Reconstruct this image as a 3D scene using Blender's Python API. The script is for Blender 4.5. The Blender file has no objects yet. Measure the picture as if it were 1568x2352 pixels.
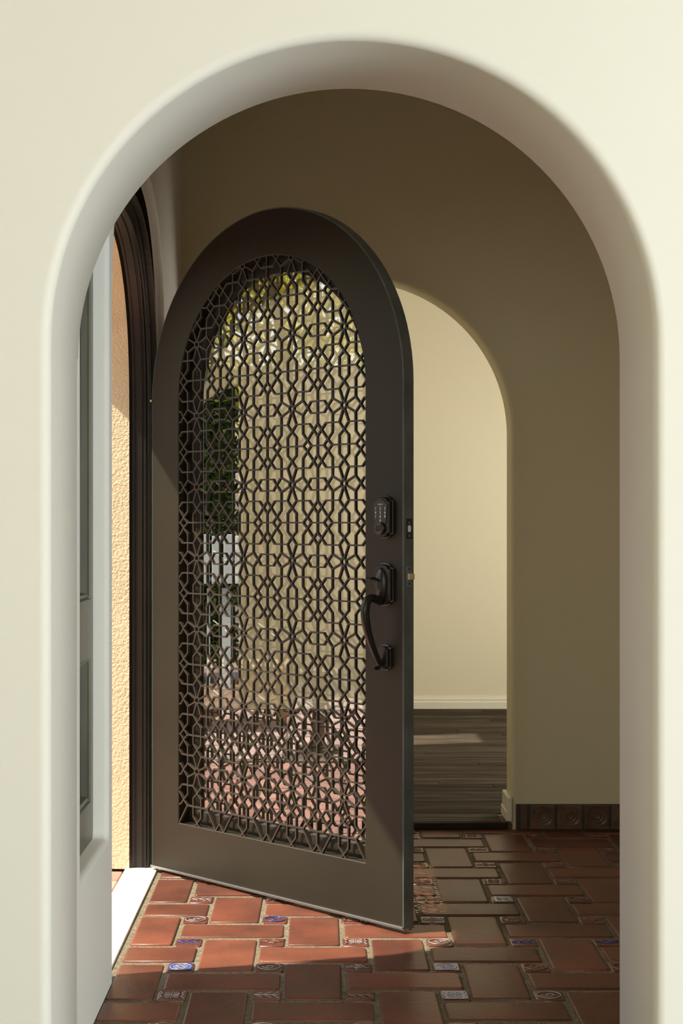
import bpy, bmesh, math, random
from mathutils import Vector, geometry
random.seed(7)
PI = math.pi
S = 1.12            # metres per layout unit
FZ = -1.013         # floor height in layout units (0 = lens height)
def P(x, y, z): return Vector((x*S, y*S, (z-FZ)*S))
scn = bpy.context.scene
C = scn.collection

# ---------------------------------------------------------------- camera
cam = bpy.data.cameras.new('camera'); co = bpy.data.objects.new('camera', cam); C.objects.link(co)
co.location = P(0, 0, 0); co.rotation_euler = (PI/2, 0, 0)
cam.sensor_fit = 'HORIZONTAL'; cam.sensor_width = 36
cam.lens = 36*3550/1568
cam.shift_x = (784-735)/1568; cam.shift_y = (1199-1176)/1568
cam.clip_start = 0.05; cam.clip_end = 200
scn.camera = co
# ---------------------------------------------------------------- sky, sun, lamps, exposure
vs = scn.view_settings
vs.view_transform = 'Standard'; vs.look = 'None'; vs.gamma = 1; vs.use_curve_mapping = False
vs.exposure = 0.0
SUN = Vector((1, .25, -1.5)).normalized()
w = bpy.data.worlds.new('sky'); scn.world = w; w.use_nodes = True
nt = w.node_tree; nt.nodes.clear()
sky = nt.nodes.new('ShaderNodeTexSky'); sky.sky_type = 'NISHITA'; sky.sun_disc = False
sky.sun_elevation = math.radians(55); sky.sun_rotation = math.radians(256); sky.air_density = 1.0; sky.dust_density = 2.5
bg = nt.nodes.new('ShaderNodeBackground'); bg.inputs[1].default_value = .28
wo = nt.nodes.new('ShaderNodeOutputWorld')
nt.links.new(sky.outputs[0], bg.inputs[0]); nt.links.new(bg.outputs[0], wo.inputs[0])
sl = bpy.data.lights.new('sun', 'SUN'); sl.energy = 9; sl.angle = .012; sl.color = (1, .92, .80)
so = bpy.data.objects.new('sun', sl); C.objects.link(so)
so.rotation_euler = SUN.to_track_quat('-Z', 'Y').to_euler(); so.location = P(-5, 3, 5)
def area(name, loc, aim, sx, sy, energy, color):
    l = bpy.data.lights.new(name, 'AREA'); l.shape = 'RECTANGLE'; l.size = sx*S; l.size_y = sy*S
    l.energy = energy; l.color = color
    o = bpy.data.objects.new(name, l); C.objects.link(o); o.location = P(*loc)
    o.rotation_euler = (P(*aim)-P(*loc)).to_track_quat('-Z', 'Y').to_euler()
    return o
area('daylight_right_window', (4.05, -.55, -.25), (-.6, 3.0, -.25), 1.9, 1.4, 425, (.87, .96, 1.0))
area('daylight_rear_fill', (-.7, -1.95, .65), (.5, 5, -.1), 2.4, 1.1, 62, (1, .99, .93))  # unseen fill behind the camera, placed to even out and lift the foyer wall
area('daylight_back_room', (2.0, 6.6, .2), (-.4, 7.0, -.1), 1.2, 1.3, 48, (1, .95, .84))

# ---------------------------------------------------------------- materials
def mat(name, col, rough=.6, metal=0, var=0, vscale=6, bump=0, bscale=30, bdetail=4, coat=0, spec=.5, col2=None,
        objvar=0, stretch=None, emis=None, trans=0, rvar=0):
    m = bpy.data.materials.new(name); m.use_nodes = True
    n = m.node_tree.nodes; L = m.node_tree.links
    b = n['Principled BSDF']
    b.inputs['Base Color'].default_value = (*col, 1); b.inputs['Roughness'].default_value = rough
    b.inputs['Metallic'].default_value = metal; b.inputs['Specular IOR Level'].default_value = spec
    b.inputs['Coat Weight'].default_value = coat; b.inputs['Coat Roughness'].default_value = .18
    tc = n.new('ShaderNodeTexCoord'); mp = n.new('ShaderNodeMapping')
    L.new(tc.outputs['Object'], mp.inputs[0])
    if stretch: mp.inputs['Scale'].default_value = stretch
    if objvar:
        oi = n.new('ShaderNodeObjectInfo'); mu = n.new('ShaderNodeVectorMath'); mu.operation = 'MULTIPLY_ADD'
        cx = n.new('ShaderNodeCombineXYZ'); L.new(oi.outputs['Random'], cx.inputs[0]); L.new(oi.outputs['Random'], cx.inputs[1])
        mu.inputs[1].default_value = (9, 17, 0); L.new(cx.outputs[0], mu.inputs[0]); L.new(mp.outputs[0], mu.inputs[2])
        vec = mu.outputs[0]
    else: vec = mp.outputs[0]
    last = None
    if var:
        t = n.new('ShaderNodeTexNoise'); t.inputs['Scale'].default_value = vscale; t.inputs['Detail'].default_value = 6
        L.new(vec, t.inputs['Vector'])
        rr = n.new('ShaderNodeValToRGB'); rr.color_ramp.elements[0].position = .32; rr.color_ramp.elements[1].position = .68
        c2 = col2 if col2 else tuple(c*(1-var) for c in col)
        rr.color_ramp.elements[0].color = (*c2, 1); rr.color_ramp.elements[1].color = (*col, 1)
        L.new(t.outputs['Fac'], rr.inputs[0]); last = rr.outputs[0]
        if rvar:
            mr = n.new('ShaderNodeMapRange'); mr.inputs[3].default_value = rough-rvar; mr.inputs[4].default_value = rough+rvar
            L.new(t.outputs['Fac'], mr.inputs[0]); L.new(mr.outputs[0], b.inputs['Roughness'])
    if objvar:
        hs = n.new('ShaderNodeHueSaturation'); mr = n.new('ShaderNodeMapRange')
        mr.inputs[3].default_value = 1-objvar; mr.inputs[4].default_value = 1+objvar
        L.new(oi.outputs['Random'], mr.inputs[0]); L.new(mr.outputs[0], hs.inputs['Value'])
        if last: L.new(last, hs.inputs['Color'])
        else: hs.inputs['Color'].default_value = (*col, 1)
        last = hs.outputs[0]
    if last: L.new(last, b.inputs['Base Color'])
    if bump:
        t = n.new('ShaderNodeTexNoise'); t.inputs['Scale'].default_value = bscale; t.inputs['Detail'].default_value = bdetail
        L.new(vec, t.inputs['Vector'])
        bp = n.new('ShaderNodeBump'); bp.inputs['Strength'].default_value = bump; bp.inputs['Distance'].default_value = .01
        L.new(t.outputs['Fac'], bp.inputs['Height']); L.new(bp.outputs[0], b.inputs['Normal'])
    return m
M = {}
M['plaster'] = mat('cream_plaster', (.725, .705, .65), .55, bump=.10, bscale=3.5, bdetail=3, spec=.3)
M['plaster_shade_tint'] = mat('cream_plaster_shade_tinted', (.70, .635, .42), .6, bump=.08, bscale=3.5, bdetail=3, spec=.25)  # same cream paint, with the foyer's dim warm shade put into the colour
M['plaster_smooth'] = mat('cream_plaster_smooth', (.80, .76, .65), .6, spec=.3)
M['plaster_bounce'] = mat('warm_bounce_plaster', (.72, .62, .42), .6, spec=.25)  # for unseen wall and ceiling, tinted ochre to bounce warm light on the arch
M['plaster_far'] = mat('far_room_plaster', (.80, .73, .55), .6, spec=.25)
M['stucco'] = mat('peach_stucco', (.87, .75, .49), .9, bump=.45, bscale=130, bdetail=5, var=.12, vscale=9)
M['ext_wall'] = mat('outer_stucco', (.86, .76, .50), .9, bump=.5, bscale=20, var=.15, vscale=2)
M['door'] = mat('dark_bronze_paint', (.026, .022, .013), .45, var=.2, vscale=3, bump=.03, bscale=60, spec=.25)
M['grille'] = mat('bronze_grille', (.036, .030, .021), .4, spec=.4)
M['door_edge'] = mat('painted_edge', (.13, .15, .145), .42, var=.45, vscale=9)
M['frame'] = mat('dark_frame_paint', (.020, .0175, .014), .4, var=.2, vscale=6, spec=.4)
M['hardware'] = mat('oil_rubbed_bronze', (.022, .019, .016), .3, metal=.35, spec=.6)
M['black'] = mat('keypad_black', (.02, .02, .017), .3)
M['steel'] = mat('grey_steel', (.20, .215, .22), .42, metal=.3)
M['silver'] = mat('silver_strip', (.34, .34, .33), .35, metal=.9)
M['brass'] = mat('brass', (.75, .62, .38), .3, metal=.9)
M['white'] = mat('white_print', (.85, .85, .78), .6)
M['bolt'] = mat('bright_bolt', (.95, .9, .82), .35)
M['brush'] = mat('black_brush', (.01, .01, .01), .9)
M['grout'] = mat('sandy_grout', (.22, .185, .115), .9, var=.45, vscale=60, bump=.7, bscale=120)
M['terracotta'] = mat('terracotta', (.175, .055, .029), .38, var=.5, vscale=7, col2=(.10, .036, .022), bump=.12, bscale=45, objvar=.25, coat=.08, spec=.3, rvar=.1)
M['deco'] = mat('deco_terracotta', (.15, .045, .026), .35, var=.3, vscale=25, objvar=.15, coat=.3)
M['glaze_blue'] = mat('blue_glaze', (.07, .11, .38), .2, var=.6, vscale=60, coat=.5)
M['glaze_white'] = mat('white_glaze', (.42, .36, .35), .25, var=.3, vscale=60, coat=.5)
M['glaze_brown'] = mat('brown_glaze', (.26, .14, .10), .25, coat=.4)
M['relief'] = mat('dark_relief_tile', (.15, .08, .04), .35, var=.5, vscale=30, objvar=.15, coat=.2)
M['relief_grout'] = mat('dark_grout', (.045, .05, .04), .8)
M['wood'] = mat('grey_oak_plank', (.095, .072, .049), .75, var=.6, vscale=5, col2=(.020, .017, .013), objvar=.4, stretch=(.8, 14, 1), bump=.15, bscale=18, spec=.06)
M['trim'] = mat('cream_trim', (.80, .76, .62), .4)
M['stone'] = mat('pale_threshold_stone', (.80, .74, .64), .6, var=.1, vscale=10)
M['paver'] = mat('pink_paver', (.62, .30, .22), .75, var=.35, vscale=8, objvar=.25, bump=.2, bscale=40)
M['paver_pale'] = mat('pale_pink_paver', (.78, .54, .44), .75, var=.3, vscale=8, objvar=.2, bump=.2, bscale=40)
M['slate'] = mat('dark_step', (.13, .09, .06), .7)
M['darkwood'] = mat('dark_wood_stile', (.10, .088, .055), .4, var=.35, vscale=8, stretch=(3, 3, .6), coat=.2)
M['pane'] = mat('dark_glossy_pane', (.008, .012, .018), .28, coat=.1)
M['bench'] = mat('ochre_wood', (.50, .27, .09), .6, var=.4, vscale=5, objvar=.2)
M['whitewood'] = mat('white_painted_wood', (.50, .52, .50), .5)
M['trunk'] = mat('bark', (.10, .07, .045), .9, bump=.5, bscale=30)
def leafmat(name, a, b, tr):
    m = bpy.data.materials.new(name); m.use_nodes = True; n = m.node_tree.nodes; L = m.node_tree.links; n.clear()
    o = n.new('ShaderNodeOutputMaterial'); mx = n.new('ShaderNodeMixShader'); d = n.new('ShaderNodeBsdfDiffuse'); t = n.new('ShaderNodeBsdfTranslucent')
    g = n.new('ShaderNodeNewGeometry'); r = n.new('ShaderNodeValToRGB'); r.color_ramp.elements[0].color = (*a, 1); r.color_ramp.elements[1].color = (*b, 1)
    L.new(g.outputs['Random Per Island'], r.inputs[0]); L.new(r.outputs[0], d.inputs[0]); L.new(r.outputs[0], t.inputs[0])
    mx.inputs[0].default_value = tr; L.new(d.outputs[0], mx.inputs[1]); L.new(t.outputs[0], mx.inputs[2]); L.new(mx.outputs[0], o.inputs[0])
    return m
M['leaf_dark'] = leafmat('hedge_leaves', (.012, .03, .008), (.09, .15, .02), .3)
M['leaf_gold'] = leafmat('tree_leaves', (.50, .62, .06), (.97, .80, .08), .6)
def glassmat():
    m = bpy.data.materials.new('reflective_door_glass'); m.use_nodes = True; n = m.node_tree.nodes; L = m.node_tree.links; n.clear()
    o = n.new('ShaderNodeOutputMaterial'); mx = n.new('ShaderNodeMixShader')
    t = n.new('ShaderNodeBsdfTransparent'); t.inputs[0].default_value = (1, 1, .95, 1)
    g = n.new('ShaderNodeBsdfGlossy'); g.inputs[0].default_value = (1, 1, 1, 1); g.inputs['Roughness'].default_value = 0.0
    mx.inputs[0].default_value = .30
    L.new(t.outputs[0], mx.inputs[1]); L.new(g.outputs[0], mx.inputs[2]); L.new(mx.outputs[0], o.inputs[0]); return m
M['glass'] = glassmat()

# ---------------------------------------------------------------- helpers
ORG = {}
class MB:
    """collects shapes in world metres; build() links them as one mesh object"""
    def __init__(s): s.v = []; s.f = []; s.sm = []
    def add(s, vs, fs, smooth=False):
        b = len(s.v); s.v += [Vector(v) for v in vs]; s.f += [[i+b for i in f] for f in fs]; s.sm += [smooth]*len(fs)
    def box(s, a, b, T=None, bev=0):
        T = T or P
        x0, y0, z0 = [min(p, q) for p, q in zip(a, b)]; x1, y1, z1 = [max(p, q) for p, q in zip(a, b)]
        if not bev:
            c = [(x0,y0,z0),(x1,y0,z0),(x1,y1,z0),(x0,y1,z0),(x0,y0,z1),(x1,y0,z1),(x1,y1,z1),(x0,y1,z1)]
            s.add([T(*p) for p in c], [(0,3,2,1),(4,5,6,7),(0,1,5,4),(1,2,6,5),(2,3,7,6),(3,0,4,7)])
        else:
            bm = bmesh.new(); bmesh.ops.create_cube(bm, size=1)
            for v in bm.verts: v.co = Vector((x0+(v.co.x+.5)*(x1-x0), y0+(v.co.y+.5)*(y1-y0), z0+(v.co.z+.5)*(z1-z0)))
            bmesh.ops.bevel(bm, geom=bm.edges[:], offset=bev, segments=2, affect='EDGES', profile=.5)
            bm.verts.index_update()
            s.add([T(*v.co) for v in bm.verts], [[v.index for v in f.verts] for f in bm.faces]); bm.free()
    def sweep(s, loops, closed=True, smooth=True, caps=False):
        n = len(loops[0]); vs = [v for l in loops for v in l]; fs = []
        for i in range(len(loops)-1):
            for j in range(n if closed else n-1):
                k = (j+1) % n
                fs.append((i*n+j, i*n+k, (i+1)*n+k, (i+1)*n+j))
        s.add(vs, fs, smooth)
        if caps:
            s.add(loops[0], [list(range(n))[::-1]]); s.add(loops[-1], [list(range(n))])
    def tess(s, polys2, T):
        """polys2: outer + holes as 2D lists; T maps (a,b)->world"""
        ps = [[Vector((a, b, 0)) for a, b in p] for p in polys2]
        tr = geometry.tessellate_polygon(ps)
        flat = [q for p in polys2 for q in p]
        s.add([T(a, b) for a, b in flat], [list(t) for t in tr if len(set(t)) == 3])
    def tube(s, pts, rad, n=10, caps=True, flat=1.0):
        pts = [Vector(p) for p in pts]; loops = []
        if not isinstance(rad, (list, tuple)): rad = [rad]*len(pts)
        prev = None
        for i, p in enumerate(pts):
            t = (pts[min(i+1, len(pts)-1)]-pts[max(i-1, 0)]).normalized()
            if prev is None: a = Vector((0,0,1)) if abs(t.z) < .9 else Vector((1,0,0)); u = t.cross(a).normalized()
            else: u = (prev - t*prev.dot(t)).normalized()
            prev = u; v = t.cross(u)
            loops.append([p+(u*math.cos(2*PI*k/n)+v*math.sin(2*PI*k/n)*flat)*rad[i] for k in range(n)])
        s.sweep(loops, True, True, caps)
    def ring(s, c, ax, ay, R, r, n=24, m=6, ex=1, ey=1):
        nz = Vector(ax).cross(Vector(ay)).normalized(); loops = []
        for i in range(n+1):
            a = 2*PI*i/n; d = Vector(ax)*math.cos(a)*ex+Vector(ay)*math.sin(a)*ey; pc = Vector(c)+d*R; dn = d.normalized()
            loops.append([pc+dn*r*math.cos(2*PI*k/m)+nz*r*math.sin(2*PI*k/m) for k in range(m)])
        s.sweep(loops, True, True)
    def build(s, name, m, parent=None, label=None, cat=None, group=None, kind=None, merge=True, org=None):
        me = bpy.data.meshes.new(name)
        if parent is not None: o0 = ORG[parent.name]
        elif org is not None: o0 = Vector(org)
        else:
            xs = [v.x for v in s.v]; ys = [v.y for v in s.v]; zs = [v.z for v in s.v]
            o0 = Vector(((min(xs)+max(xs))/2, (min(ys)+max(ys))/2, min(zs)))
        me.from_pydata([v-o0 for v in s.v], [], s.f)
        me.polygons.foreach_set('use_smooth', s.sm)
        if merge:
            bm = bmesh.new(); bm.from_mesh(me)
            bmesh.ops.remove_doubles(bm, verts=bm.verts, dist=1e-5); bmesh.ops.recalc_face_normals(bm, faces=bm.faces)
            bm.to_mesh(me); bm.free()
        me.materials.append(M[m] if isinstance(m, str) else m)
        o = bpy.data.objects.new(name, me); C.objects.link(o)
        if parent is not None: o.parent = parent; ORG[o.name] = o0
        else: o.location = o0; ORG[o.name] = o0
        tag(o, label, cat, group, kind)
        return o
def tag(o, label=None, cat=None, group=None, kind=None):
    if label: o['label'] = label
    if cat: o['category'] = cat
    if group: o['group'] = group
    if kind: o['kind'] = kind
    return o
def thing(name, loc, label, cat, group=None, kind=None):
    o = bpy.data.objects.new(name, None); C.objects.link(o); o.empty_display_size = .05
    o.location = Vector(loc); ORG[o.name] = Vector(loc); return tag(o, label, cat, group, kind)
def arch_loop(a0, a1, zb, spring, off=0, n=40, rise=None, e=2.0, zoff=None):
    """2D open arch outline (a,z), bottom-left up and over to bottom-right, grown by off"""
    c = (a0+a1)/2; r = (a1-a0)/2+off; rz = (rise if rise else (a1-a0)/2)+off
    z0 = zb if zoff is None else zb-off*zoff
    out = [(c-r, z0), (c-r, (z0+spring)/2)]
    for i in range(n+1):
        t = PI-PI*i/n; ct, st = math.cos(t), math.sin(t)
        out.append((c+r*math.copysign(abs(ct)**(2/e), ct), spring+rz*abs(st)**(2/e)))
    out += [(c+r, (z0+spring)/2), (c+r, z0)]
    return out
def arc_pts(x0, x1, y0, y1, r, n=4):
    """rounded rectangle outline"""
    o = []
    for cx, cy, a in ((x1-r, y1-r, 0), (x0+r, y1-r, PI/2), (x0+r, y0+r, PI), (x1-r, y0+r, 1.5*PI)):
        for i in range(n+1):
            t = a+PI/2*i/n; o.append((cx+r*math.cos(t), cy+r*math.sin(t)))
    return o

# ================================================================ STRUCTURE
XW = -.4576; XO = -.80; CE = 1.5; Y1, Y2 = 2.62, 2.927; YB = 5.09; YB2 = 5.23
# ---- front wall with the big arch
AL, AR, ASP = XW, .5665, .3076
b = MB()
F = .018
def arch3(off, y): return [P(a, y, z) for a, z in arch_loop(AL, AR, FZ, ASP, off, 64)]
fil = []
for k in range(7):
    t = PI/2*k/6; fil.append(arch3(F*(1-math.sin(t)), Y1+F*(1-math.cos(t))))
b.sweep(fil+[arch3(0, Y1+.1), arch3(0, Y2-.003), arch3(.003, Y2)], closed=False)
for off, y in ((F, Y1), (.003, Y2)):
    hole = arch_loop(AL, AR, FZ, ASP, off, 64)
    b.tess([[(-2.2, FZ), (-2.2, CE), (4.2, CE), (4.2, FZ)] + hole[::-1]], lambda a, z, y=y: P(a, y, z))
b.build('wall_front', 'plaster', label='cream plastered wall with a tall rounded arch opening, nearest the viewer', cat='wall', kind='structure')
# ---- left wall with door arch and window recess
DC, DSP, DR, DTOP = 3.99, .35, .58, .57
def dloop(off=0, n=48): return arch_loop(3.41, 4.57, FZ, DSP, off, n, rise=DTOP, e=2.8)
NY0, NY1, NZ0, NZ1 = 2.955, 3.35, -.685, .80
b = MB()
WR = .012
hole = dloop(WR)
nich = arc_pts(NY0-WR, NY1+WR, NZ0-WR, NZ1+WR, .02)
b.tess([[(Y2-.02, FZ), (Y2-.02, CE), (YB+.02, CE), (YB+.02, FZ)] + hole[::-1], nich], lambda a, z: P(XW, a, z))
def dl(off, x): return [P(x, a, z) for a, z in dloop(off)]
def nl(off, x): return [P(x, a, z) for a, z in arc_pts(NY0-off, NY1+off, NZ0-off, NZ1+off, .02)]
b.sweep([dl(WR, XW), dl(WR*.4, XW-.002), dl(.0, XW-.012), dl(-.012, -.482)], closed=False)
b.sweep([nl(WR, XW), nl(WR*.4, XW-.002), nl(0, XW-.012), nl(0, -.535)])
b.build('wall_left', 'plaster', label='cream wall at left holding the arched entrance and a tall recess', cat='wall', kind='structure')
# exterior skin and stucco reveal
FC, FHW = 3.955, .555
def floop(off=0, n=48): return arch_loop(FC-FHW, FC+FHW, FZ, .30, off, n, rise=.5, e=2.5)
def fl(off, x): return [P(x, a, z) for a, z in floop(off)]
b = MB()
b.sweep([fl(.0, -.5475), fl(.004, -.60), fl(.01, -.68), fl(.02, XO+.03), fl(.035, XO+.005), fl(.05, XO)], closed=False)
hole = floop(.05)
b.tess([[(Y1, FZ-.1), (Y1, CE+.1), (8.5, CE+.1), (8.5, FZ-.1)]+hole[::-1], [(6.56, .45), (6.86, .45), (6.86, 1.3), (6.56, 1.3)]], lambda a, z: P(XO, a, z))
b.build('wall_outer_left', 'stucco', label='sunlit peach stucco reveal just outside the entrance frame', cat='wall', kind='structure')
# eave outside
b = MB(); b.box((XO, 2.2, .93), (-.97, 6.2, 1.0)); 
b.build('trim_2', 'stucco', label='stucco eave above the entrance outside', cat='eave', kind='structure')
# ---- back wall with second arch
b = MB()
BL, BR, BSP = -.403, .630, .294
def barch(off, y): return [P(a, y, z) for a, z in arch_loop(BL, BR, FZ, BSP, off, 56)]
fil = [barch(.012*(1-math.sin(PI/2*k/4)), YB+.012*(1-math.cos(PI/2*k/4))) for k in range(5)]
b.sweep(fil+[barch(0, YB2-.01), barch(.01, YB2)], closed=False)
for off, y in ((.012, YB), (.01, YB2)):
    hole = arch_loop(BL, BR, FZ, BSP, off, 56)
    b.tess([[(XO, FZ), (XO, CE), (2.4, CE), (2.4, FZ)] + hole[::-1]], lambda a, z, y=y: P(a, y, z))
b.build('wall_middle', 'plaster_shade_tint', label='shaded cream wall behind the open door with a smaller arch', cat='wall', kind='structure')
# ---- other walls, ceiling
def slab(name, a, c, label, cat='wall', m='plaster'):
    q = MB(); q.box(a, c); return q.build(name, m, label=label, cat=cat, kind='structure')
slab('wall_foyer_right', (1.35, Y2-.01, FZ), (1.45, YB+.01, CE), 'cream side wall right of the foyer')
b = MB(); wo_ = [(XO, FZ), (XO, CE), (2.4, CE), (2.4, FZ)]; wh = [(-.70, -.99), (-.432, -.99), (-.432, .735), (-.52, .705), (-.61, .655), (-.70, .56)]
for y_ in (8.2, 8.3): b.tess([wo_, wh], lambda a, z, y_=y_: P(a, y_, z))
b.sweep([[P(a, y_, z) for a, z in wh] for y_ in (8.2, 8.3)], True, False)
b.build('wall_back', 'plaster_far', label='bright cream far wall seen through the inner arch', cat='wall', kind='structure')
slab('wall_back_right', (2.3, YB2-.05, FZ), (2.4, 8.25, CE), 'cream side wall of the far room')
slab('wall_rear', (-2.2, -2.1, FZ), (4.2, -2.0, CE), 'cream wall behind the viewer')
slab('wall_near_left', (-2.3, -2.1, FZ), (-2.2, Y1+.3, CE), 'unseen left wall of the near room, tinted ochre for warm bounce', m='plaster_bounce')
slab('wall_near_right', (4.2, -2.1, FZ), (4.3, Y2, CE), 'cream right wall of the near room')
slab('ceiling', (-2.3, -2.1, CE), (4.3, Y2, CE+.08), 'unseen ceiling of the near room, tinted ochre for warm bounce', 'ceiling', m='plaster_bounce')
slab('ceiling_foyer', (XO, Y2-.005, CE), (2.5, 8.4, CE+.08), 'cream ceiling of the foyer and far room', 'ceiling')
# ---- baseboard of far wall
b = MB()
prof = [(0, -.99), (.018, -.99), (.018, -.955), (.013, -.951), (.013, -.936), (.006, -.931), (.006, -.925), (0, -.925)]
b.sweep([[P(x, 8.2-d, z) for d, z in prof] for x in (-.432, 2.3)], closed=True, smooth=False)
b.build('baseboard_back', 'trim', label='cream moulded baseboard along the far wall', cat='baseboard', kind='structure')
# white end block of the inner skirting at arch jamb
b = MB()
b.box((.615, YB-.012, -.985), (.631, YB2, -.905), bev=.004); b.box((.611, YB-.006, -.985), (.618, YB2, -.952), bev=.003)
b.build('trim_3', 'trim', label='cream skirting end inside the inner arch jamb', cat='skirting', kind='structure')
# ---- near-room floor + foyer floor: grout bed with tiles as parts
b = MB(); b.box((-2.3, -2.1, FZ-.06), (4.3, Y1+.02, FZ-.003)); b.box((XW-.018, Y1+.02, FZ-.06), (1.45, YB+.005, FZ-.003))
floor = b.build('floor', 'grout', label='terracotta tiled foyer floor with sandy joints and small glazed inserts', cat='floor', kind='structure', merge=False)
FO = ORG['floor']
def tile_mesh(name, w, h, seed, rc, m):
    rnd = random.Random(seed)
    pts = arc_pts(-w/2, w/2, -h/2, h/2, rc, 3); n = len(pts)
    wob = [rnd.uniform(-.0012, .0012) for _ in pts]
    def ring(ins, z): 
        o = []
        for (x, y), q in zip(pts, wob):
            k = 1-(ins+q)/max(abs(x), abs(y)); o.append(Vector((x*(1-(ins+q)/(w/2)), y*(1-(ins+q)/(h/2)), z))*S)
        return o
    tz = .003
    loops = [ring(0, -.012), ring(0, -.003), ring(.001, -.0008), ring(.0028, 0), ring(.006, .0002)]
    q = MB(); q.sweep(loops, True, True); q.add(loops[-1], [list(range(n))], True)
    me = bpy.data.meshes.new(name); me.from_pydata(q.v, [], q.f); me.polygons.foreach_set('use_smooth', q.sm); me.materials.append(M[m])
    bm = bmesh.new(); bm.from_mesh(me); bmesh.ops.remove_doubles(bm, verts=bm.verts, dist=1e-6); bmesh.ops.recalc_face_normals(bm, faces=bm.faces); bm.to_mesh(me); bm.free()
    return me
def put(name, me, parent, loc, rz=0, scale=None):
    o = bpy.data.objects.new(name, me); C.objects.link(o); o.parent = parent; o.location = loc-ORG[parent.name]
    o.rotation_euler = (0, 0, rz)
    if scale: o.scale = scale
    ORG[o.name] = loc
    return o
tall = [tile_mesh('tall_tile', .1245, .2545, i, .006, 'terracotta') for i in range(4)]
longt = [tile_mesh('long_tile', .252, .1135, i+9, .008, 'terracotta') for i in range(4)]
cutm = {}
decom = [tile_mesh('insert_tile', .0635, .066, i+20, .006, 'deco') for i in range(3)]
def emblem(kind):
    q = MB(); ax, ay = Vector((1,0,0)), Vector((0,1,0)); c = Vector((0,0,.0012)); r = .0011; u = S
    def line(pts, rr=r): q.tube([Vector((x*u, y*u, .0012)) for x, y in pts], rr, 5)
    if kind == 0:   # oval ring with a swirl
        q.ring(c, ax, ay, .0255*u, r*1.3, 20, 5, 1, .95)
        line([(.016*math.cos(t)*(1-t/9), .015*math.sin(t)*(1-t/9)) for t in [k*.5 for k in range(16)]])
    elif kind == 1: # ring with side wings
        q.ring(c, ax, ay, .0115*u, r, 16, 5); q.ring(c, ax, ay, .005*u, r, 10, 4)
        for sg in (-1, 1):
            line([(sg*.0115, .0), (sg*.018, .009), (sg*.027, .002), (sg*.020, -.006), (sg*.0115, 0)])
            line([(0, sg*.0115), (.005, sg*.018), (0, sg*.025), (-.005, sg*.018), (0, sg*.0115)])
    elif kind == 2: # four scrolls in a frame
        for sx in (-1, 1):
            for sy in (-1, 1):
                q.ring(Vector((sx*.009*u, sy*.010*u, .0012)), ax, ay, .006*u, r, 10, 4)
            line([(sx*.026, -.022), (sx*.021, -.012), (sx*.025, 0), (sx*.021, .012), (sx*.026, .022)], r*1.2)
        line([(0, -.02), (0, .02)]); line([(-.016, 0), (.016, 0)])
    elif kind == 3: # chevron arrow
        line([(-.026, -.02), (-.012, 0), (-.026, .02)]); line([(-.012, -.02), (.008, 0), (-.012, .02)])
        line([(-.026, 0), (.026, 0)]); line([(.010, -.014), (.026, 0), (.010, .014)])
    else:           # rosette
        q.ring(c, ax, ay, .024*u, r, 18, 5)
        for k in range(6):
            a = k*PI/3; q.ring(Vector((.0115*u*math.cos(a), .0115*u*math.sin(a), .0012)), ax, ay, .0055*u, r*.8, 8, 4)
    return q
emb = {}
for k in range(5):
    for g in ('glaze_blue', 'glaze_white', 'glaze_brown'):
        q = emblem(k); me = bpy.data.meshes.new('emblem'); me.from_pydata(q.v, [], q.f); me.polygons.foreach_set('use_smooth', q.sm); me.materials.append(M[g]); emb[k, g] = me
pl = {}
for g in ('glaze_blue',):
    q = MB(); pts = arc_pts(-.027, .027, -.028, .028, .006, 3)
    q.add([Vector((x*S, y*S, .0004)) for x, y in pts], [list(range(len(pts)))]); me = bpy.data.meshes.new('glaze'); me.from_pydata(q.v, [], q.f); me.materials.append(M[g]); pl[g] = me
rt = random.Random(3)
XE = XW
PX, PY = .2015, .42
def lay(kind, cx, cy, w, h, pool):
    x0, x1, y0, y1 = cx-w/2, cx+w/2, cy-h/2, cy+h/2
    if x1 < XE+.03 or y1 > YB+.1 and y0 > YB-.02: return
    nx0 = max(x0, XE); ny1 = min(y1, YB-.004)
    z = FZ+.001+rt.uniform(-.0012, .0012)
    if nx0 > x0+.001 or ny1 < y1-.001:
        if ny1-y0 < .02: return
        ww, hh = x1-nx0, ny1-y0; key = (round(ww, 3), round(hh, 3))
        if key not in cutm: cutm[key] = tile_mesh('cut_tile', ww, hh, 5, .006, 'terracotta')
        return put('terracotta_tile', cutm[key], floor, P((nx0+x1)/2, (y0+ny1)/2, z))
    o = put('terracotta_tile', rt.choice(pool), floor, P(cx+rt.uniform(-.0015, .0015), cy+rt.uniform(-.0015, .0015), z), rt.choice((0, PI))+rt.uniform(-.006, .006))
    return o
dk = 0
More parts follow.
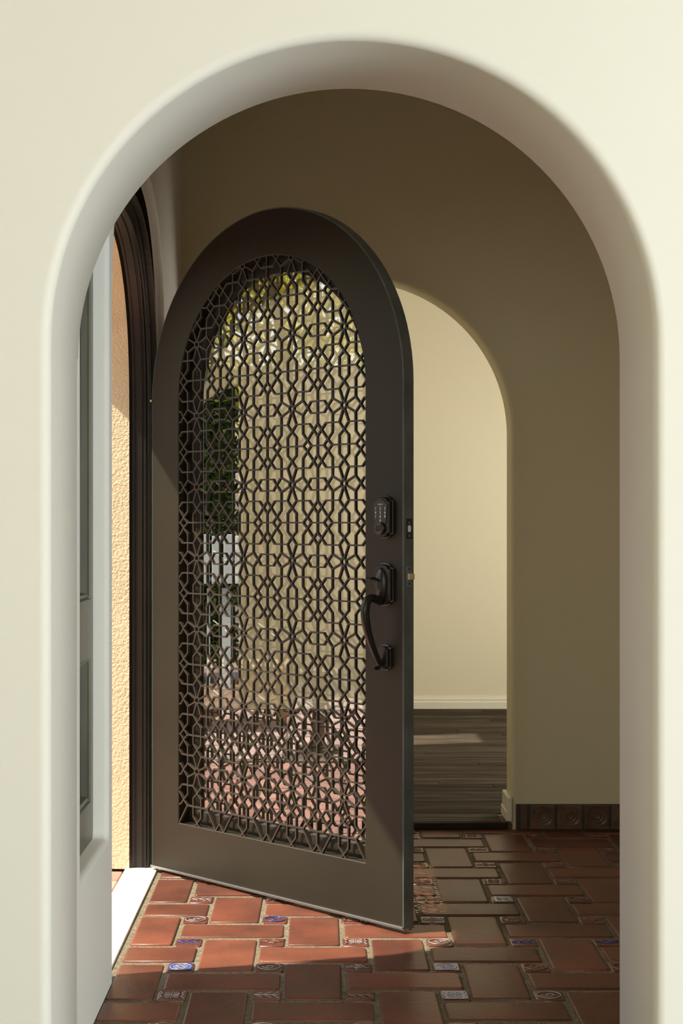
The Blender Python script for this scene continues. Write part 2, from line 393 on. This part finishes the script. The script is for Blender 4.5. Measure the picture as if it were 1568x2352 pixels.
for i in range(-2, 8):
    xc = -.2165+PX*i; o_ = 0 if i % 2 == 0 else .21
    for k in range(-2, 5):
        yc = 3.62+o_+PY*k
        if yc < 2.65 or yc > 5.3 or xc > 1.3: continue
        if xc-.063 > XE-.09: lay('tall', xc, yc, .1245, .2545, tall)
        lay('long', xc, yc+.21, .252, .1135, longt)
        for dy in (.105, -.105):
            dx, dyy = xc+PX/2, yc+dy
            if dyy > YB-.04: continue
            o = put('insert_tile', rt.choice(decom), floor, P(dx, dyy, FZ+.0005), rt.choice((0, PI/2, PI)))
            o.rotation_euler.z = rt.uniform(-.02, .02)
            kd = rt.choice((0, 1, 2, 0, 1, 3, 4)); g = rt.choice(('glaze_blue', 'glaze_white', 'glaze_brown', 'glaze_brown', 'glaze_white'))
            if dx > .0: g = rt.choice(('glaze_brown', 'glaze_brown', 'glaze_white', 'glaze_blue', 'glaze_brown'))
            if dyy > 4.2: g = 'glaze_brown'
            if g == 'glaze_blue' and kd in (2, 4):
                r_ = put('glaze', pl[g], o, P(dx, dyy, FZ+.0018)); g = 'glaze_white'
            r_ = put('emblem', emb[kd, g], o, P(dx, dyy, FZ+.0012)); r_.rotation_euler.z = rt.choice((0, PI))
# ---- threshold
b = MB(); b.box((-.568, FC-FHW-.02, FZ-.05), (XW-.016, FC+FHW+.03, FZ+.004), bev=.003)
b.build('trim_4', 'stone', label='pale stone threshold in the entrance, blown bright by the sun', cat='threshold', kind='structure')
# ---- wood floor of far room
b = MB(); b.box((XO, YB+.004, FZ-.06), (2.4, 8.3, -.994)); b.box((XO, YB2-.01, -.994), (2.4, 8.3, -.9925))
wf = b.build('floor_far_room', 'slate', label='dark grey-brown oak plank floor beyond the inner arch', cat='floor', kind='structure')
rw = random.Random(5); pm = {}
y = YB+.012; PW = .0735
def plank(x0, x1, y0, y1):
    key = round(x1-x0, 1)
    L = key-.002
    if key not in pm:
        q = MB(); T = lambda a, bb, c: Vector((a*S, bb*S, c*S)); q.box((-L/2, -(PW-.0036)/2, 0), (L/2, (PW-.0036)/2, .004), T=T, bev=.0008)
        me = bpy.data.meshes.new('plank'); me.from_pydata(q.v, [], q.f); me.materials.append(M['wood']); pm[key] = me
    put('plank', pm[key], wf, P((x0+x1)/2, (y0+y1)/2, -.9935+rw.uniform(0, .0006)))
row = 0
while y < 8.18:
    x = -.75 if y > YB2 else -.40; xe = 2.25 if y > YB2 else .62
    x -= 0
    while x < xe-.05:
        L = rw.choice((.6, .8, 1.0, 1.2)); L = min(L, round(xe-x, 1))
        if L < .1: break
        plank(x, x+L, y, y+PW); x += L
    y += PW; row += 1
# nosing
b = MB(); b.box((-.403, YB-.008, -1.0105), (.618, YB+.012, -.9895), bev=.004)
b.build('trim_5', 'wood', label='dark oak nosing where the plank floor meets the tiles', cat='nosing', kind='structure')
# ---- relief skirting tiles on middle wall
b = MB(); b.box((.644, YB-.014, FZ-.003), (1.35, YB, -.9285))
sk = b.build('baseboard_middle', 'relief_grout', label='dark terracotta relief tile skirting right of the inner arch', cat='baseboard', kind='structure')
q = MB(); TT = lambda a, bb, c: Vector((a*S, bb*S, c*S))
q.box((-.041, -.006, -.039), (.041, 0, .039), T=TT, bev=.002)
for R_, r_ in ((.034, .0014), (.029, .0012), (.019, .0016), (.008, .002)):
    q.ring(Vector((0, -.0065*S, .003*S)), Vector((1,0,0)), Vector((0,0,1)), R_*S, r_*S, 20, 5, 1, .95 if R_ < .03 else .9)
for a in range(6):
    t = a*PI/3; q.tube([TT(.008*math.cos(t), -.0065, .003+.008*math.sin(t)), TT(.0175*math.cos(t+.4), -.0068, .003+.0175*math.sin(t+.4))], .0012*S, 4)
q.box((-.041, -.010, -.039), (.041, -.004, -.031), T=TT, bev=.001)
me = bpy.data.meshes.new('relief_tile'); me.from_pydata(q.v, [], q.f); me.materials.append(M['relief'])
for i, xx in enumerate([.7295+.089*k for k in range(7)]):
    put('relief_tile', me, sk, P(xx, YB-.014, -.9685))
q = MB(); q.box((-.012, -.006, -.039), (.012, 0, .039), T=TT, bev=.002)
me2 = bpy.data.meshes.new('relief_tile_cut'); me2.from_pydata(q.v, [], q.f); me2.materials.append(M['relief'])
put('relief_tile', me2, sk, P(.668, YB-.014, -.9685))
# side panels filling left wall thickness near the recess (keeps daylight out)
b = MB(); b.box((XO, Y1+.3, FZ-.05), (-.60, 3.33, CE))
b.build('wall_daylight_block', 'stucco', label='unseen infill behind the recess, added to keep daylight out', cat='wall', kind='structure')

# ================================================================ DOOR FRAME
b = MB()
prof = [(-.006, -.556), (0, -.5475), (0, -.541), (.003, -.540), (.003, -.536), (0, -.535), (0, -.519), (.0035, -.518), (.0035, -.515), (-.003, -.512), (-.003, -.508), (.001, -.504),
        (.001, -.500), (.016, -.500), (.016, -.4975), (.0215, -.4965), (.0215, -.4945), (.026, -.494), (.036, -.494), (.036, -.478), (.048, -.478)]
b.sweep([[P(x, a, z) for a, z in floop(o_)] for o_, x in prof], closed=False, smooth=False)
b.build('trim_1', 'frame', label='dark stained arched entrance frame with stepped moulding', cat='door frame', kind='structure')

# ================================================================ WINDOW RECESS CASEMENT
win = thing('window_1', P(-.51, 3.15, -.69), 'dark panelled casement set in the tall recess left of the entrance', 'window', kind='structure')
b = MB()
xf = -.492
outer = [(NY0-.02, NZ0-.01), (NY0-.02, NZ1), (NY1+.03, NZ1), (NY1+.03, NZ0-.01)]
h1 = [(NY0+.04, -.165), (NY0+.04, .74), (3.315, .74), (3.315, -.165)]
h2 = [(NY0+.04, -.600), (NY0+.04, -.290), (3.315, -.290), (3.315, -.600)]
b.tess([outer, h1, h2], lambda a, z: P(xf, a, z))
for h in (h1, h2):
    c = ((h[0][0]+h[2][0])/2, (h[0][1]+h[2][1])/2)
    def inset(d): return [(a+(d if a < c[0] else -d), z+(d if z < c[1] else -d)) for a, z in h]
    b.sweep([[P(x, a, z) for a, z in inset(d)] for d, x in ((0, xf), (.002, xf-.006), (.006, xf-.003), (.011, xf-.006), (.014, xf-.018))], smooth=False)
b.tess([outer], lambda a, z: P(xf-.04, a, z))
b.build('sash', 'darkwood', win)
for h, nm in ((h1, 'upper_pane'), (h2, 'lower_pane')):
    b = MB(); b.box((xf-.018, h[0][0]+.008, h[0][1]+.008), (xf-.022, h[2][0]-.008, h[2][1]-.008)); b.build(nm, 'pane', win)

# ================================================================ THE DOOR
HX, HY = -.49, 4.494
U = Vector((.7062, -.708, 0)); U.normalize(); N = Vector((.708, .7062, 0)); N.normalize()
W, TH = .9845, .0385
def D(s, d, z): return P(HX+U.x*s+N.x*d, HY+U.y*s+N.y*d, z)
door = thing('door_1', D(0, .02, -1.0), 'dark bronze arched front door standing open, with geometric grille and glass', 'door', kind='structure')
DS = .3485
def outer_(off): return arch_loop(0, W, -1.0, DS, off, 64, zoff=1)
I0, I1, IB = .1245*W, .867*W, -.858
def inner_(off): return arch_loop(I0, I1, IB, DS, off, 64, zoff=1)
def d3(lp, d): return [D(s, d, z) for s, z in lp]
# both loops: closed sequence (bottom edge closes the loop)
b = MB()
b.sweep([d3(outer_(-.004), 0), d3(inner_(.002), 0)], closed=True, smooth=False)
b.sweep([d3(inner_(.002), 0), d3(inner_(0), .002), d3(inner_(0), TH)], closed=True, smooth=False)
b.sweep([d3(outer_(-.004), TH), d3(inner_(0), TH)], closed=True, smooth=False)
b.build('door_leaf', 'door', door)
b = MB()
b.sweep([d3(outer_(-.004), 0), d3(outer_(-.001), .001), d3(outer_(0), .004), d3(outer_(0), TH-.004), d3(outer_(-.001), TH-.001), d3(outer_(-.004), TH)], closed=True, smooth=False)
b.build('door_edge', 'door_edge', door, label='grey painted edge of the open door')
# sash behind and glass
b = MB()
b.sweep([d3(inner_(.012), TH), d3(inner_(.012), .062), d3(inner_(-.038), .062), d3(inner_(-.040), .058), d3(inner_(-.040), .046), d3(inner_(-.032), .040), d3(inner_(-.018), .0385), d3(inner_(.012), TH)], closed=True, smooth=False)
b.build('sash', 'door', door)
b = MB(); lp = inner_(-.036)
b.tess([lp], lambda s, z: D(s, .050, z))
b.build('glass', 'glass', door, label='mirror-like glass reflecting the sunny courtyard')
# grille
seg = []
R0 = .0092
QH, QV = .1916, .2005
r0a, r0b = R0/QH, R0/QV
def rs(a, bb, rr=R0):
    l = math.hypot(a*QH, bb*QV); return (a*rr/l, bb*rr/l)
base = [(rs(.2136,.098), (.2136,.098)), ((.2136,.098), (.31,0)), ((.31,0), (.374,.076)), ((.374,.076), (.5,.076)), ((.5,0), (.5,.214)),
        ((.5,.214), (.306,.424)), ((.306,.424), (.223,.5)), ((.5,.378), (.34,.213)), ((.34,.213), (.087,.213)), (rs(.045,.213), (.087,.213)),
        ((.087,.213), (0,.307)), ((0,.307), (.087,.38)), ((.087,.38), (.087,.5)), ((.2136,.098), (.2165,.339)), ((.2165,.339), (.379,.5)),
        ((.379,.5), (.5,.5)), ((.223,.5), (0,.5)), ((.5,.378), (.5,.5))]
last = [((.223,.5), (.425,.79)), ((.087,.5), (.087,.64)), ((.087,.64), (-.06,.79)), ((.5,.5), (.5,.665)), ((.5,.665), (.40,.79))]
SC = [I0+.0785+(k-0)*QH for k in range(-1, 5)]
s0 = .20369*W
SC = [s0+k*QH for k in range(-1, 5)]
ZS = [-.1019+k*QV for k in range(-3, 5)]
seen = set(); segs = []
cI = (I0+I1)/2; rI = (I1-I0)/2
def inside(s, z):
    if z <= DS: return I0 <= s <= I1 and z >= IB
    return (s-cI)**2+(z-DS)**2 <= rI**2
def addseg(p, q):
    key = tuple(sorted(((round(p[0], 4), round(p[1], 4)), (round(q[0], 4), round(q[1], 4)))))
    if key in seen: return
    seen.add(key)
    n = 40; run = None
    for i in range(n+1):
        t = i/n; s_, z_ = p[0]+(q[0]-p[0])*t, p[1]+(q[1]-p[1])*t
        ok = inside(s_, z_)
        if ok and run is None: run = [t, t]
        elif ok: run[1] = t
        elif run: break
    if run and run[1]-run[0] > .02:
        e0 = max(0, run[0]-(.03 if run[0] > 0 else 0)); e1 = min(1, run[1]+(.03 if run[1] < 1 else 0))
        segs.append(((p[0]+(q[0]-p[0])*e0, p[1]+(q[1]-p[1])*e0), (p[0]+(q[0]-p[0])*e1, p[1]+(q[1]-p[1])*e1)))
for sc in SC:
    for zi, zc in enumerate(ZS):
        for sa in (-1, 1):
            for sb in (-1, 1):
                for p, q in base:
                    addseg((sc+sa*p[0]*QH, zc+sb*p[1]*QV), (sc+sa*q[0]*QH, zc+sb*q[1]*QV))
            if zi == 0:
                for p, q in last: addseg((sc+sa*p[0]*QH, zc-p[1]*QV), (sc+sa*q[0]*QH, zc-q[1]*QV))
b = MB()
BW, G0, G1 = .0021, .0015, .0095
for (p, q) in segs:
    dx, dz = q[0]-p[0], q[1]-p[1]; l = math.hypot(dx, dz)
    if l < 1e-5: continue
    ux, uz = dx/l, dz/l; px_, pz_ = -uz*BW, ux*BW; ex, ez = ux*BW*.5, uz*BW*.5
    c4 = [(p[0]-ex+px_, p[1]-ez+pz_), (q[0]+ex+px_, q[1]+ez+pz_), (q[0]+ex-px_, q[1]+ez-pz_), (p[0]-ex-px_, p[1]-ez-pz_)]
    jit = (len(b.v) % 7)*.00003
    b.add([D(s_, G0+jit, z_) for s_, z_ in c4]+[D(s_, G1, z_) for s_, z_ in c4], [(0,1,2,3), (7,6,5,4), (0,4,5,1), (1,5,6,2), (2,6,7,3), (3,7,4,0)])
for sc in SC:
    for zc in ZS:
        if not inside(sc-.006, zc) and not inside(sc+.006, zc): continue
        lps = []
        for rr, dd in ((.0069, G1), (.0069, G0-.0006), (.0112, G0-.0006), (.0112, G1)):
            lps.append([D(sc+rr*math.cos(2*PI*k/24), dd, zc+rr*math.sin(2*PI*k/24)) for k in range(24)])
        b.sweep(lps, True, False)
b.build('grille', 'grille', door, merge=False, label='dark metal grille of interlaced star lattice')
# sweep strip + brush
b = MB(); b.box((.0, -.005, -1.001), (W, .0, -.995), T=D, bev=.001); b.box((0, 0, -1.004), (W, TH, -1.0), T=D)
b.build('sweep_strip', 'silver', door, label='silver weather strip along the bottom')
b = MB(); rb = random.Random(1)
for i in range(420):
    s_ = W*i/420; d_ = .022+rb.uniform(-.010, .012); e = rb.uniform(-.004, .004)
    b.tube([D(s_, d_, -1.002), D(s_+e, d_+rb.uniform(-.004, .004), FZ+.0042)], .0009, 3, caps=False)
tag(b.build('sweep_brush', 'brush', door, merge=False), kind='stuff')
# small screw/latch on upper left of the leaf edge
b = MB(); b.tube([D(.003, -.006, .352), D(.003, .002, .352)], .0035*S, 8); b.build('hinge_pin', 'brass', door)

# ---- keypad lock
def plate(b, sc, zc, w, h, dep, sh=.12, ins=0, d0=0):
    """escutcheon with arched shouldered top and bottom"""
    def outline(i_):
        ww, hh = w/2-i_, h/2-i_; hs = h/2*(1-sh*2)-i_*.6; o = []
        o.append((ww, -hs)); o.append((ww, hs)); 
        n = 10
        o.append((ww*.80, hs+ (hh-hs)*.12))
        for k in range(n+1):
            a = PI*k/n; o.append((ww*.72*math.cos(a), hs+(hh-hs)*(.18+.82*math.sin(a))))
        o.append((-ww*.80, hs+(hh-hs)*.12)); o.append((-ww, hs)); o.append((-ww, -hs)); o.append((-ww*.80, -hs-(hh-hs)*.12))
        for k in range(n+1):
            a = PI+PI*k/n; o.append((ww*.72*math.cos(a), -hs+(hh-hs)*(-.18+.82*math.sin(a))))
        o.append((ww*.80, -hs-(hh-hs)*.12))
        return o
    st = [(0, 0), (0, .35), (.0025, .42), (.003, .85), (.005, 1.0)]
    lp = [[D(sc+x, -d0-dep*f, zc+z) for x, z in outline(i_)] for i_, f in st]
    b.sweep(lp, True, False); b.tess([outline(.005)], lambda x, z: D(sc+x, -d0-dep, zc+z))
SK = .938*W+.002
b = MB(); plate(b, SK, .012, .061, .107, .019)
lock = b.build('keypad_lock', 'hardware', door, label='dark keypad deadbolt with white digits above a key cylinder')
b = MB()
pts = [(x, z) for x, z in arc_pts(-.022, .022, -.027, .020, .003)]
top = [(-.022+.044*k/8, .020+.012*math.sin(PI*k/8)) for k in range(9)]
poly = [(-.019, -.0265), (.019, -.0265), (.0225, .020)]+[(x, z) for x, z in top[::-1]][1:-1]+[(-.0225, .020)]
lp = [[D(SK+x*k, -.019-dd, .024+z*k) for x, z in poly] for k, dd in ((1.04, 0), (1.0, .0022))]
b.sweep(lp, True, False); b.tess([poly], lambda x, z: D(SK+x, -.0212, .024+z))
b.build('keypad_face', 'black', lock)
b = MB()
zc = -.016
for ra, d_a in (((.0155, .0150, .0125), (.019, .028, .029)),):
    lps = [[D(SK+r_*math.cos(2*PI*k/28), -dd, zc+r_*math.sin(2*PI*k/28)) for k in range(28)] for r_, dd in ((.0162, .018), (.0162, .022), (.0150, .0265), (.0085, .0265), (.0080, .0255), (.0066, .0255), (.0062, .027))]
    b.sweep(lps, True, True); b.add(lps[-1], [list(range(28))])
b.build('key_cylinder', 'hardware', lock)
b = MB(); b.box((SK-.0008, -.0276, zc-.0045), (SK+.0008, -.0268, zc+.003), T=D); b.build('keyhole', 'brush', lock)
def text(s, sc, zc, d, size, parent, m, name):
    cu = bpy.data.curves.new('t', 'FONT'); cu.body = s; cu.size = 1; cu.align_x = 'CENTER'; cu.align_y = 'CENTER'; cu.extrude = 0.02
    o = bpy.data.objects.new('t', cu); C.objects.link(o); bpy.context.view_layer.update()
    dg = bpy.context.evaluated_depsgraph_get(); me = bpy.data.meshes.new_from_object(o.evaluated_get(dg)); bpy.data.objects.remove(o); bpy.data.curves.remove(cu)
    o0 = ORG[parent.name]
    for v in me.vertices:
        v.co = D(sc+v.co.x*size, -d-v.co.z*.01, zc+v.co.y*size*1.15)-o0
    me.materials.clear(); me.materials.append(M[m])
    q = bpy.data.objects.new(name, me); C.objects.link(q); q.parent = parent; return q
for i, ch in enumerate('123456789'):
    text(ch, SK+(i % 3-1)*.0158, .0335-(i//3)*.0102, .0213, .0088, lock, 'white', 'digit')
text('0', SK, .0335-3*.0102, .0213, .0088, lock, 'white', 'digit')
text('SCHLAGE', SK, .0437, .0213, .0036, lock, 'white', 'lettering')
# ---- handle set
hs_ = MB(); plate(hs_, SK, -.155, .061, .107, .017)
plate(hs_, SK+.002, -.336, .040, .064, .017)
handle = hs_.build('handle_set', 'hardware', door, label='dark bronze grip handle with thumb latch on arched plates')
b = MB()
dome = []
for k in range(7):
    t = k/6; rz_ = .043*math.cos(t*PI/2)*.98+.0005; rx_ = .0195*math.cos(t*PI/2)+.0005
    dome.append([D(SK+rx_*math.cos(2*PI*j/24), -.017-.012*math.sin(t*PI/2), -.155+rz_*math.sin(2*PI*j/24)) for j in range(24)])
b.sweep(dome, True, True); b.build('plate_dome', 'hardware', handle)
ctrl = [(.020, -.196), (.036, -.191), (.052, -.187), (.064, -.190), (.072, -.201), (.0755, -.216), (.0745, -.236), (.069, -.260), (.060, -.284), (.050, -.306), (.040, -.325), (.031, -.339), (.026, -.348), (.0265, -.356), (.032, -.3605), (.039, -.3600), (.044, -.356)]
rad = [.0125, .0115, .0112, .0115, .012, .0122, .012, .0112, .0104, .0097, .0090, .0085, .0078, .0068, .0058, .0050, .0046]
def cr(pts, rr, n=4):
    o, ro = [], []
    for i in range(len(pts)-1):
        p0, p1, p2, p3 = pts[max(i-1,0)], pts[i], pts[i+1], pts[min(i+2, len(pts)-1)]
        for k in range(n):
            t = k/n; o.append(tuple(.5*((2*p1[j])+(-p0[j]+p2[j])*t+(2*p0[j]-5*p1[j]+4*p2[j]-p3[j])*t*t+(-p0[j]+3*p1[j]-3*p2[j]+p3[j])*t**3) for j in range(len(p1)))); ro.append(rr[i]+(rr[i+1]-rr[i])*t)
    o.append(pts[-1]); ro.append(rr[-1]); return o, ro
pp, rr = cr(ctrl, rad)
b.__init__(); b.tube([D(SK, -d_, z_) for d_, z_ in pp], [r_*S*.92 for r_ in rr], 14); b.build('grip', 'hardware', handle)
b = MB()
tl = [(.018, -.150), (.030, -.146), (.042, -.141), (.054, -.1385), (.062, -.1395), (.066, -.142)]
for (d0_, z0_), (d1_, z1_), w0, w1 in zip(tl[:-1], tl[1:], (.004, .005, .0065, .008, .009), (.005, .0065, .008, .009, .0085)):
    b.add([D(SK-w0, -d0_, z0_+.0036), D(SK+w0, -d0_, z0_+.0036), D(SK+w1, -d1_, z1_+.0036), D(SK-w1, -d1_, z1_+.0036),
           D(SK-w0, -d0_, z0_-.002), D(SK+w0, -d0_, z0_-.002), D(SK+w1, -d1_, z1_-.002), D(SK-w1, -d1_, z1_-.002)], [(0,1,2,3), (7,6,5,4), (0,4,5,1), (1,5,6,2), (2,6,7,3), (3,7,4,0)])
b.box((SK-.003, -.030, -.166), (SK+.003, -.020, -.148), T=D, bev=.001)
b.build('thumb_latch', 'hardware', handle)
# ---- bolts on edge
def Eg(a, bb, c): return D(W+bb, a, c)   # a depth, b out of the edge, c height
b = MB(); b.box((.0095, -.002, -.042), (.0305, .0009, .0085), T=Eg, bev=.0006)
pl1 = b.build('deadbolt_plate', 'black', door)
b = MB(); ov = arc_pts(.0140, .0245, -.0250, -.0080, .0050, 5); b.sweep([[Eg(a, q, c) for a, c in ov] for q in (0, .0022)], True, False); b.tess([ov], lambda a, c: Eg(a, .0022, c)); b.build('deadbolt', 'bolt', pl1, label='bright deadbolt end')
b = MB(); b.box((.0095, -.002, -.160), (.0305, .0009, -.109), T=Eg, bev=.0006)
pl2 = b.build('latch_plate', 'steel', door)
b = MB(); b.add([Eg(.0135, 0, -.1420), Eg(.0270, 0, -.1420), Eg(.0270, 0, -.1265), Eg(.0135, 0, -.1265), Eg(.0150, .006, -.1415), Eg(.0262, .0125, -.1415), Eg(.0262, .0125, -.127), Eg(.0150, .006, -.127)],
                [(0,1,2,3), (4,5,6,7), (0,1,5,4), (1,2,6,5), (2,3,7,6), (3,0,4,7)]); b.build('latch_bolt', 'brass', pl2, label='brass spring latch')
for par, zs in ((pl1, (-.002, -.034)), (pl2, (-.116, -.152))):
    for z_ in zs:
        b = MB(); ps = [[Eg(.020+r_*math.cos(2*PI*k/10), q_, z_+r_*math.sin(2*PI*k/10)) for k in range(10)] for r_, q_ in ((.0035, .0009), (.003, .0017), (.0012, .0014))]
        b.sweep(ps, True, True); b.build('screw', 'steel' if par is pl1 else 'black', par)

# ================================================================ OUTSIDE (seen mirrored in the door glass)
b = MB(); b.box((-2.5, 1.0, -1.14), (XO+.235, 7.0, -1.030)); b.box((-16, -4, -1.2), (-2.5, 12, -1.10))
yard = b.build('ground_courtyard', 'slate', label='courtyard ground of pink pavers outside the entrance', cat='ground', kind='structure')
ry = random.Random(11); pv = {}
def paver(w, h, m):
    key = (w, h, m)
    if key not in pv:
        q = MB(); q.box((-w/2, -h/2, -.01), (w/2, h/2, 0), T=TT, bev=.003); me = bpy.data.meshes.new('paver'); me.from_pydata(q.v, [], q.f); me.materials.append(M[m]); pv[key] = me
    return pv[key]
n1 = 0
for i in range(9):
    for j in range(8):
        put('paver', paver(.205, .205, 'paver'), yard, P(-.68-.2125*i, 3.45+.2125*j-(.1 if i % 2 else 0), -1.0225+ry.uniform(0, .002)))
for i in range(14):
    for j in range(8):
        put('pale_paver', paver(.29, .20, 'paver_pale'), yard, P(-2.72-.305*i, 3.3+.212*j, -1.0925+ry.uniform(0, .002)), 0)
b = MB(); b.box((-2.56, 3.0, -1.095), (-2.50, 5.6, -1.016), bev=.005)
b.build('trim_6', 'slate', label='dark step edge across the courtyard', cat='step', kind='structure')
# courtyard wall with segmental top
b = MB()
pts = [(3.0, -1.1), (3.0, .65)]+[(3.2+k*.1, .70+.42*math.sin(min(1, (k+2)/9)*PI/2)) for k in range(10)]+[(4.13, 1.12), (4.66, 1.12), (4.66, -1.1)]
b.tess([pts], lambda a, z: P(-7.0, a, z)); b.tess([pts], lambda a, z: P(-7.2, a, z)); b.sweep([[P(x, a, z) for a, z in pts] for x in (-7.0, -7.2)], True, False)
b.build('wall_courtyard', 'ext_wall', label='ochre courtyard wall mirrored in the door glass', cat='wall', kind='structure')
def leaves(b, pts, r0, r1, rnd):
    for c in pts:
        r = rnd.uniform(r0, r1); a = Vector((rnd.gauss(0,1), rnd.gauss(0,1), rnd.gauss(0,1))).normalized(); t = a.orthogonal().normalized(); u_ = a.cross(t)
        t = (t*math.cos(r*99)+u_*math.sin(r*99)); u_ = a.cross(t)
        b.add([c-t*r, c+u_*r*.42, c+t*r, c-u_*r*.42], [(0,1,2,3)])
rl = random.Random(2)
hd = thing('hedge', P(-.9, 10.6, -1.1), 'dark green hedge in the garden, seen through the door glass at left', 'hedge')
b = MB(); pts = []
for _ in range(26000):
    pts.append(P(rl.uniform(-1.6, -.1), 10.6+rl.uniform(-.25, .25), rl.uniform(-.95, 1.3)))
leaves(b, pts, .025, .06, rl)
leaves(b, [P(rl.uniform(-1.6, -.1), 10.9+rl.uniform(-.05, .05), rl.uniform(-1.0, 1.35)) for _ in range(5000)], .07, .13, rl); tag(b.build('foliage', 'leaf_dark', hd, merge=False), kind='stuff')
for xx in (-1.4, -.9, -.4):
    b = MB(); b.tube([P(xx, 10.6, -1.1), P(xx+.02, 10.62, -.1), P(xx, 10.6, .9)], [.03, .025, .012], 7); b.build('stem', 'trunk', hd)
h2_ = thing('hedge', P(-6.5, 5.3, -1.1), 'added dark green hedge beside the ochre courtyard wall, darkens the mirrored sky', 'hedge')  # added to cover bright mirrored sky and darken the left of the glass
b = MB()
leaves(b, [P(-6.5+rl.uniform(-.25, .25), rl.uniform(4.69, 6.1), rl.uniform(-1.0, 1.05)) for _ in range(20000)], .03, .07, rl)
tag(b.build('foliage', 'leaf_dark', h2_, merge=False), kind='stuff')
for yy in (4.9, 5.4, 5.9):
    b = MB(); b.tube([P(-6.5, yy, -1.1), P(-6.48, yy+.02, -.1), P(-6.5, yy, .8)], [.03, .025, .012], 7); b.build('stem', 'trunk', h2_)
tr = thing('tree', P(-8.2, 4.4, -1.1), 'golden green tree behind the courtyard wall, mirrored in the glass', 'tree')
b = MB(); pts = []
for _ in range(60):
    cc = Vector((-8.2+rl.uniform(-.7, .7), rl.uniform(3.2, 5.8), rl.uniform(.7, 2.9)))
    for _ in range(200):
        pts.append(P(cc.x+rl.gauss(0, .2), cc.y+rl.gauss(0, .2), cc.z+rl.gauss(0, .16)))
leaves(b, pts, .03, .07, rl); tag(b.build('crown', 'leaf_gold', tr, merge=False), kind='stuff')
b = MB(); b.tube([P(-8.2, 4.4, -1.1), P(-8.15, 4.45, 0), P(-8.2, 4.35, 1.2), P(-8.1, 4.5, 2.0)], [.10, .08, .06, .03], 8); b.build('trunk', 'trunk', tr)
# white picket gate in front of the hedge
b = MB(); b.box((-3, 8.31, -1.2), (3, 14, -1.09)); b.build('ground_garden', 'slate', label='dark garden ground beyond the far room', cat='ground', kind='structure')
gt = thing('garden_gate', P(-.7, 10.0, -1.09), 'white slatted garden gate in front of the hedge', 'gate')
for k in range(9):
    b = MB(); b.box((-1.0+.075*k, 10.0, -.40), (-.94+.075*k, 10.02, -.09+.01*(k % 2)), bev=.003); b.build('slat', 'whitewood', gt)
for zz in (-.37, -.24, -.13):
    b = MB(); b.box((-1.02, 10.02, zz-.012), (-.33, 10.035, zz+.012)); b.build('rail', 'whitewood', gt)
for xx, ww in ((-.655, .075), (-.735, .02), (-1.03, .04), (-.33, .04)):
    b = MB(); b.box((xx, 10.035, -1.09), (xx+ww, 10.07, -.43 if ww != .04 else -.05), bev=.002); b.build('post', 'whitewood', gt)
# bench
bn = thing('bench', P(-4.3, 4.45, -1.1), 'low ochre wooden slatted bench on the pale pavers', 'bench')
for k in range(7):
    b = MB(); b.box((-4.15-.075*k, 4.24, -.80), (-4.21-.075*k, 4.72, -.775), bev=.003); b.build('slat', 'bench', bn)
for k in range(4):
    b = MB(); b.box((-4.15, 4.25, -.835-.055*k), (-4.17, 4.71, -.79-.055*k), bev=.003); b.build('front_slat', 'bench', bn)
for xx in (-4.2, -4.62):
    for yy in (4.26, 4.66):
        b = MB(); b.box((xx, yy, -1.092), (xx+.04, yy+.04, -.80)); b.build('leg', 'bench', bn)
# dark post table
tb = thing('garden_table', P(-3.3, 4.08, -1.1), 'small dark garden table left of the bench', 'table')
b = MB(); b.box((-3.45, 3.98, -.73), (-3.15, 4.20, -.71), bev=.004); b.build('table_top', 'slate', tb)
b = MB(); b.box((-3.33, 4.06, -1.075), (-3.27, 4.12, -.73)); b.build('leg', 'slate', tb)
b = MB(); b.box((-3.40, 3.99, -1.092), (-3.20, 4.19, -1.075)); b.build('foot', 'slate', tb)
bpy.context.view_layer.update()
